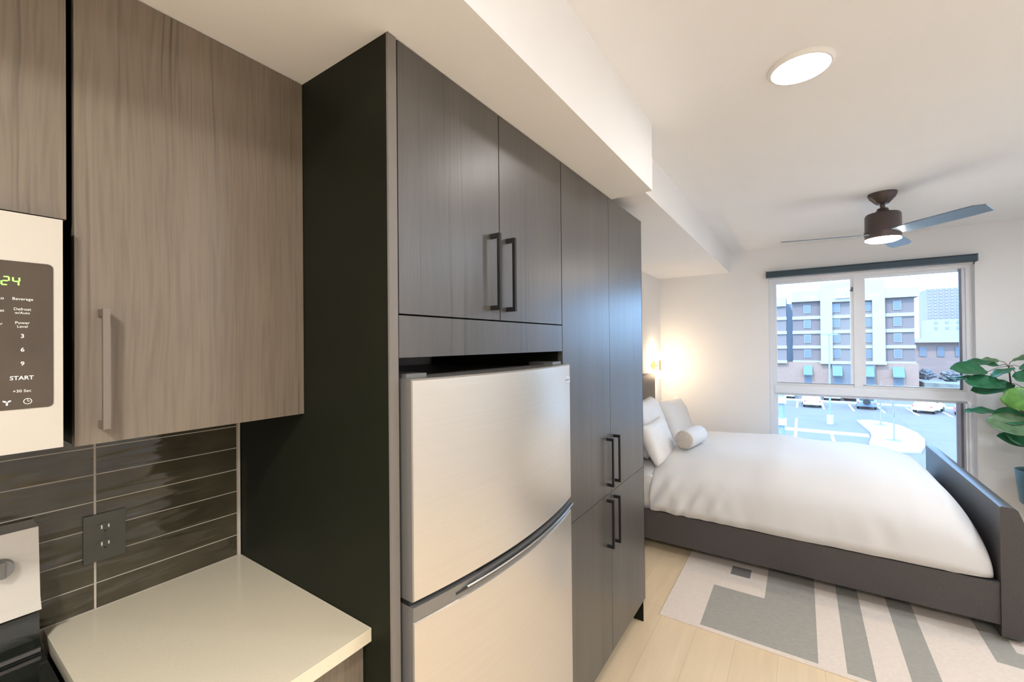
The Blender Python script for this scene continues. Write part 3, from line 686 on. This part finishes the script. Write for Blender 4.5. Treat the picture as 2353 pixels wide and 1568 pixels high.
LV = [((2.655, 4.88, 1.315), (2.440, 4.80, 1.355), .115, (.1, -.45, .9), 0), ((2.745, 4.98, 1.36), (2.535, 4.98, 1.400), .09, (0, -.12, 1), 0),
      ((2.755, 5.02, 1.395), (2.640, 5.02, 1.400), .06, (0, -.3, 1), 2), ((2.790, 4.85, 1.345), (2.655, 4.80, 1.290), .10, (0, .25, 1), 0),
      ((2.79, 4.84, 1.315), (2.86, 4.72, 1.27), .11, (0, -.7, .7), 0), ((2.745, 4.85, 1.215), (2.520, 4.80, 1.255), .115, (.05, -.5, .85), 0),
      ((2.80, 4.88, 1.21), (2.560, 4.88, 1.180), .12, (.0, -.5, .9), 0), ((2.790, 4.74, 1.215), (2.795, 4.68, 1.045), .19, (0, -1, .25), 1),
      ((2.72, 4.96, 1.235), (2.455, 5.0, 1.275), .07, (0, .0, 1), 0), ((2.735, 4.92, .990), (2.530, 4.92, 1.010), .08, (0, -.05, 1), 0),
      ((2.855, 4.84, .970), (2.660, 4.80, .985), .13, (0, -.5, .8), 0), ((2.90, 4.80, .885), (2.62, 4.72, .965), .15, (0, -.6, .75), 2),
      ((2.93, 4.88, .800), (2.735, 4.82, .885), .16, (.1, -.75, .6), 0), ((2.93, 4.92, .755), (2.705, 4.84, .835), .10, (0, -.6, .8), 0),
      ((2.86, 4.86, 1.10), (2.98, 4.70, 1.06), .15, (0, -.6, .8), 0), ((3.00, 4.95, 1.38), (3.22, 4.90, 1.42), .15, (0, -.4, .9), 0),
      ((3.00, 5.0, 1.2), (3.24, 5.0, 1.15), .15, (0, -.3, .9), 1), ((2.99, 4.88, 1.0), (3.22, 4.8, .95), .15, (0, -.5, .8), 0),
      ((2.83, 4.9, 1.355), (2.93, 4.80, 1.36), .12, (.1, -.4, .9), 0), ((2.80, 4.93, 1.40), (2.90, 4.88, 1.45), .05, (0, -.3, 1), 2), ((2.89, 4.9, .90), (3.12, 4.82, .82), .15, (0, -.5, .8), 0),
      ((2.96, 4.95, 1.42), (3.08, 5.05, 1.58), .12, (.3, -.6, .5), 0), ((2.97, 4.83, 1.1), (3.05, 4.62, .98), .15, (0, -.7, .6), 0)]
for i, (a, b_, wd, nn, mi) in enumerate(LV): leaf(a, b_, wd, nn, mi, wav=i)

# ================================================================ OUTSIDE
GZ = -6.73
M_ASPH = mat('asphalt', (0.086, 0.070, 0.065), .85, noise_scale=.6, noise_amt=.08)
M_CONC = mat('pale_concrete', (0.342, 0.314, 0.266), .85, noise_scale=1, noise_amt=.04)
M_LINE = mat('line_paint', (0.475, 0.456, 0.427), .7)
struct('ground', bx(-150, 300, 5.7, 600, GZ-.5, GZ), M_ASPH)['label'] = 'parking lot asphalt seen through the window'
def flat(name, label, cat, poly, z1, m, group=None):
    return tag(obj(name, prism(B(), poly, 'z', GZ, GZ+z1), m), label, cat, group)
flat('parking_curb', 'long pale curb behind the far row of parked cars', 'curb', [(-20, 71.2), (60, 71.2), (60, 72.4), (-20, 72.4)], .15, M_CONC)
flat('parking_divider', 'pale divider strip crossing the middle of the parking lot', 'curb', [(-8, 47.3), (6.2, 47.3), (6.25, 48.7), (-8, 48.7)], .06, M_CONC)
sl = 'white painted stall lines in the parking lot'
for i, (x, y0, y1) in enumerate([(.93, 64.3, 70.4), (3.65, 64.1, 70.4), (6.49, 64.2, 70.4), (9.27, 64.2, 70.4), (12.0, 63.6, 70.4), (14.8, 64.5, 70.4)]):
    w_ = ['leftmost', 'second from left', 'third from left', 'fourth from left', 'fifth from left', 'rightmost'][i]
    flat('stall_line', f'white stall line in the far parking row, {w_}', 'road marking', [(x-.1, y0), (x+.1, y0), (x+.1, y1), (x-.1, y1)], .02, M_LINE, sl)
for x, y0, y1, lb in ((.94, 43.0, 47.2, 'left white stall line on the near side of the divider'), (.94, 48.8, 55, 'white stall line on the far side of the divider'), (3.58, 41.0, 47.2, 'right white stall line on the near side of the divider')):
    flat('stall_line', lb, 'road marking', [(x-.11, y0), (x+.11, y0), (x+.11, y1), (x-.11, y1)], .02, M_LINE, sl)
flat('traffic_island', 'pale rounded concrete island with two young trees in the parking lot', 'island', [(6.1, 56.0), (7.2, 56.9), (8.3, 56.2), (9.25, 54.5), (9.8, 51), (9.75, 48), (9.3, 45.3), (8.6, 42.6), (7.3, 41.9), (6.4, 42.6), (5.8, 43.8), (6.35, 47.6), (6.5, 50)], .15, M_CONC)
def young_tree(x, y, lb, seed):
    random.seed(seed); t = thing('young_tree', lb, 'tree', (x, y, GZ+.15), 'young bare trees on the island')
    obj('tree_grate', cyl(B(), (x, y, GZ+.15), (x, y, GZ+.18), .52), mat('grate_grey', (.13, .12, .12), .8), t)
    b_ = B(); tube(b_, [(x, y, GZ+.18), (x+.03, y, GZ+1.6), (x, y, GZ+3.4)], [.07, .055, .03], n=8)
    for k in range(12):
        z = GZ+1.7+k*.14; a = k*2.4; L = .9-.04*k; tube(b_, [(x, y, z), (x+L*.4*math.cos(a), y+L*.4*math.sin(a), z+.5), (x+L*.6*math.cos(a), y+L*.6*math.sin(a), z+1.1)], [.022, .015, .008], n=5)
    obj('trunk', b_, mat('young_bark', (.20, .18, .19), .9), t)
young_tree(7.7, 54.1, 'bare young tree on the island, farther from the window', 1); young_tree(7.6, 46.2, 'bare young tree on the island, nearer the window', 2)
lpp = thing('parking_lamp_post', 'tall thin parking lot lamp post in front of the hotel', 'lamp post', (3.75, 53, GZ))
obj('pedestal', cyl(B(), (3.75, 53, GZ), (3.75, 53, GZ+.9), .28), M_CONC, lpp)
obj('pole', cyl(B(), (3.75, 53, GZ+.9), (3.75, 53, 2.2), .09, .06, n=12), mat('lamp_pole_grey', (.16, .19, .22), .5), lpp)
obj('crossarm', bx(3.05, 4.45, 52.9, 53.1, 2.15, 2.28), mat('lamp_pole_grey', (.16, .19, .22), .5), lpp)
up = thing('utility_post', 'dark post with pale boxes at the left edge of the window view', 'post', (-.25, 36, GZ))
obj('pole', cyl(B(), (.22, 36, GZ), (.22, 36, GZ+4.6), .20, n=12), mat('lamp_pole_grey', (.16, .19, .22), .5), up)
for z in (1.0, 2.35, 3.9): obj('box', bx(-.08, .52, 35.7, 36.3, GZ+z, GZ+z+.45), M_LINE, up)

def car(x, y, ang, col, lb, L=4.5, W=1.85, H=1.45, suv=False, spare=False):
    t = thing('car', lb, 'car', (x, y, GZ), 'cars parked in the far row'); R = Matrix.Translation((x, y, GZ)) @ Matrix.Rotation(math.radians(ang), 4, 'Z')
    m = mat('car_'+col[0], col[1], .3, coat=.5)
    if suv: prof = [(-L/2, .35), (-L/2, 1.0), (-L/2+.1, 1.05), (-L/2+.25, H), (L*.18, H), (L*.30, 1.02), (L/2-.1, .92), (L/2, .75), (L/2, .35)]
    else: prof = [(-L/2, .35), (-L/2, .85), (-L*.36, .93), (-L*.24, H), (L*.10, H), (L*.26, .95), (L/2-.15, .82), (L/2, .65), (L/2, .35)]
    b_ = B(); prism(b_, prof, 'x', -W/2, W/2)
    for v in b_.verts:
        if v.co.z > 1.06: v.co.x *= .84
    bmesh.ops.transform(b_, matrix=R, verts=b_.verts); obj('body', b_, m, t, bevel=.05, seg=2)
    gm = mat('car_glass', (.05, .07, .09), .1)
    g_ = B(); zb, zt = (1.06, H-.12)
    if suv: box(g_, -W*.36, W*.36, -L/2+.08, -L/2+.2, zb, zt)
    else: prism(g_, [(-L*.350, .95), (-L*.262, H-.12), (-L*.245, H-.12), (-L*.32, .95)], 'x', -W*.36, W*.36)
    bmesh.ops.transform(g_, matrix=R, verts=g_.verts); obj('rear_window', g_, gm, t)
    for s in (-1, 1):
        sw = B(); prism(sw, [(-L*.22, 1.0), (-L*.18, H-.1), (L*.08, H-.1), (L*.2, 1.0)], 'x', s*W*.46-.02, s*W*.46+.02); bmesh.ops.transform(sw, matrix=R, verts=sw.verts); obj('side_window', sw, gm, t)
        tlp = bx(s*W*.42-.1, s*W*.42+.1, -L/2-.015, -L/2+.02, .72, .92); bmesh.ops.transform(tlp, matrix=R, verts=tlp.verts); obj('tail_light', tlp, mat('tail_red', (.35, .08, .08), .4), t)
        for yy in (-L*.32, L*.32):
            wl = cyl(B(), (s*W*.38, yy, .33), (s*W*.5, yy, .33), .33, n=18); bmesh.ops.transform(wl, matrix=R, verts=wl.verts); obj('wheel', wl, M_BLACKP, t)
    if spare:
        sp_ = cyl(B(), (0, -L/2-.2, .95), (0, -L/2, .95), .36, n=20); bmesh.ops.transform(sp_, matrix=R, verts=sp_.verts); obj('spare_wheel', sp_, M_BLACKP, t)
WH = ('white', (.85, .85, .85)); GR = ('grey', (.25, .28, .33)); RD = ('maroon', (.30, .12, .14)); SL = ('silver', (.55, .57, .6)); DK = ('slate', (.13, .17, .24))
car(2.42, 67.0, 2, WH, 'white car parked behind the upper transom, left of the lamp post', H=1.5)
car(-.35, 75.6, 0, WH, 'white pickup-like vehicle parked beyond the curb at far left', H=1.7, suv=True)
car(8.0, 68.2, -4, DK, 'dark blue jeep-style vehicle with a spare wheel on its back', L=4.2, H=1.85, suv=True, spare=True)
car(4.9, 75.8, 0, SL, 'silver car beyond the curb behind the lamp post')
car(7.2, 76.5, 0, RD, 'maroon car parked beyond the curb above the dark jeep')
car(13.5, 67.6, -24, WH, 'white car parked at an angle at the right end of the row')
car(16.9, 67.6, -24, RD, 'maroon car beside the angled white car at far right')

# hotel
M_HG = mat('hotel_grey_stucco', (0.138, 0.102, 0.095), .9, noise_scale=.5, noise_amt=.03)
M_HW = mat('hotel_white_stucco', (0.289, 0.264, 0.238), .9, noise_scale=.5, noise_amt=.02)
M_HC = mat('hotel_cool_stucco', (0.158, 0.124, 0.114), .9)
M_HB = mat('hotel_blue_wall', (0.323, 0.361, 0.427), .9)
M_BR = mat('hotel_brick', (0.244, 0.148, 0.111), .9, noise_scale=3, noise_amt=.08)
M_WN = mat('hotel_window_glass', (0.095, 0.104, 0.123), .25)
M_AW = mat('teal_awning', (0.089, 0.137, 0.127), .8)
M_STONE = mat('hotel_base_grey', (0.133, 0.122, 0.122), .9, noise_scale=2, noise_amt=.05)
ho = thing('hotel_building', 'pale multi-storey hotel with white bands and teal awnings across the lot', 'building', (8, 104, GZ))
HY = 97
obj('wall', bx(-14, -.85, HY-.6, HY+16, -2.35, 8.2), M_HC, ho)
obj('wall', bx(-.85, .16, HY+2.5, HY+16, -2.35, 8.9), M_HB, ho)
obj('wall', bx(.16, 4.42, HY, HY+16, -2.35, 9.0), M_HG, ho)
cw = B(); box(cw, 4.42, 6.15, HY-.8, HY+16, -2.35, 12.1); box(cw, 11.70, 13.38, HY-.8, HY+16, -2.35, 12.1); box(cw, 6.15, 11.70, HY-.8, HY+16, 8.55, 12.1)
obj('wall', cw, M_HW, ho); obj('wall', bx(6.15, 11.70, HY-.1, HY+16, -2.35, 8.55), M_HC, ho)
obj('wall', bx(13.38, 17.2, HY, HY+16, -2.35, 9.0), M_HG, ho)
obj('brick_base', bx(-14, 17.6, HY-.3, HY+16, GZ, -2.35), M_BR, ho)
sb_ = B(); box(sb_, 6.0, 12.0, HY-.85, HY-.3, GZ, -2.6); obj('stone_base', sb_, M_STONE, ho)
for x0, x1, z0, z1, yy in ((-14, -.85, 8.2, 10.0, -1.0), (.0, 4.42, 8.9, 10.85, -.7), (13.38, 17.75, 8.80, 10.4, -.7)):
    obj('parapet', bx(x0, x1, HY+yy, HY+6, z0, z1), M_HW, ho)
for z0, z1 in ((5.6, 6.2), (2.9, 3.5), (.15, .72), (-2.62, -2.07)):
    for x0, x1, yy in ((-14, -.8, -.85), (.1, 4.42, -.25), (6.15, 11.70, -.35), (13.38, 17.3, -.25)):
        obj('band', bx(x0, x1, HY+yy, HY+.2, z0, z1), M_HW, ho)
obj('band', bx(4.3, 13.5, HY-1.0, HY, -2.62, -2.07), M_HW, ho)
for k in range(4):
    z = 6.72-2.75*k
    for x0, x1, yy in ((1.87, 2.98, 0), (6.19, 7.3, -.1), (10.45, 11.65, -.1), (14.53, 15.57, 0), (-4.2, -3.1, -.6)):
        wn = obj('window', bx(x0, x1, HY+yy-.12, HY+yy+.05, z, z+1.52), M_HW, ho)
        obj('pane', bx(x0+.05, x1-.05, HY+yy-.14, HY+yy-.12, z+.08, z+1.47), M_WN, wn)
for x0, x1 in ((1.74, 3.1), (6.05, 7.45), (10.42, 11.8), (14.25, 15.76)):
    y0 = HY-.3 if x0 < 5 or x0 > 13 else HY-.85
    aw = B(); prism(aw, [(y0, -2.95), (y0-.9, -4.6), (y0-.9, -4.75), (y0, -4.75)], 'x', x0, x1); obj('awning', aw, M_AW, ho)
    obj('window', bx(x0+.12, x1-.12, y0-.05, y0+.05, -6.3, -4.8), M_WN, ho)
sg_ = obj('sign', bx(6.55, 9.7, HY-1.05, HY-.8, 9.15, 9.45), mat('sign_grey', (.55, .60, .62), .6), ho)
sl_ = B()
for i in range(15):
    x = 6.8+i*.185; h_ = (.62, .3, .3, .42, .3, .3, .5, 0, .62, .3, .45, .3, .3, .5, .3)[i]
    if h_: box(sl_, x, x+.12, HY-1.0, HY-.85, 9.5, 9.5+h_)
obj('sign_lettering', sl_, mat('sign_letter_grey', (.62, .63, .66), .6), sg_)

def block(name, lb, x0, x1, y0, y1, z1, m, nwx, nwz, zb=None, wm=None, ws=.5):
    t = thing(name, lb, 'building', ((x0+x1)/2, (y0+y1)/2, GZ)); obj('wall', bx(x0, x1, y0, y1, GZ, z1), m, t)
    zb = GZ+3 if zb is None else zb
    for k in range(nwz):
        rw = B(); dz = (z1-zb)/nwz
        for i in range(nwx):
            dx = (x1-x0)/nwx; box(rw, x0+dx*(i+.5-ws/2), x0+dx*(i+.5+ws/2), y0-.15, y0+.05, zb+dz*(k+.25), zb+dz*(k+.75))
        obj('window_row', rw, wm or M_WN, t)
    return t
M_FAR = mat('far_tower_hazed_wall', (0.201, 0.158, 0.148), .9); M_FARW = mat('far_tower_hazed_glass', (0.190, 0.176, 0.162), .5)  # distance haze put into the paler wall and glass colours
block('office_tower', 'hazy tall tower behind the low white buildings', 46.0, 58, 250, 265, 23.2, M_FAR, 7, 11, 9, M_FARW, .45)
block('low_white_building', 'low white building at the foot of the distant tower', 42.6, 64, 226, 240, 9.3, mat('far_white_wall', (0.266, 0.259, 0.244), .9), 7, 2, 5.0, M_FARW, .3)
block('brick_shop_building', 'long low brick building with a pale roof edge beyond the hotel', 22.4, 48, 130, 142, 1.0, mat('shop_brick', (0.222, 0.148, 0.126), .9), 9, 1, -3.2, M_WN, .4)
tag(obj('shop_canopy', bx(22.2, 48.2, 128.5, 129.8, 1.05, 1.9), M_HW), 'pale roof edge canopy on the low brick shop building', 'canopy')
tag(obj('grass_bank', prism(B(), [(18.3, 97), (30, 92), (60, 96), (60, 101), (18.3, 101)], 'z', GZ, GZ+1.2), mat('dry_grass', (0.126, 0.118, 0.104), .95, noise_scale=1.2, noise_amt=.25)), 'dull grassy bank right of the hotel', 'grass bank')
def shrub(x, y, z, r, seed, lb):
    b_ = B(); bmesh.ops.create_icosphere(b_, subdivisions=4, radius=1)
    for v in b_.verts:
        d = v.co.normalized(); v.co = d*(1+.45*noise.noise(d*2.4+Vector((seed, 0, 0)))+.25*noise.noise(d*7+Vector((seed, 3, 0))))
        v.co = Vector((x+v.co.x*r, y+v.co.y*r, z+v.co.z*r*.75))
    tag(obj('roadside_shrub', b_, mat('winter_foliage', (0.126, 0.118, 0.118), .95, noise_scale=2.5, noise_amt=.3)), lb, 'shrub', 'grey winter shrubs beside the hotel')
for i, (x, y, z, r, lb) in enumerate([(19.7, 104, -4.6, 1.15, 'grey winter shrub closest to the hotel corner'), (22.7, 104, -4.9, 1.2, 'grey winter shrub in the middle of the bank'),
      (26.0, 104, -4.7, 1.3, 'grey winter shrub at the right edge of the window view')]): shrub(x, y, z, r, i*5, lb)
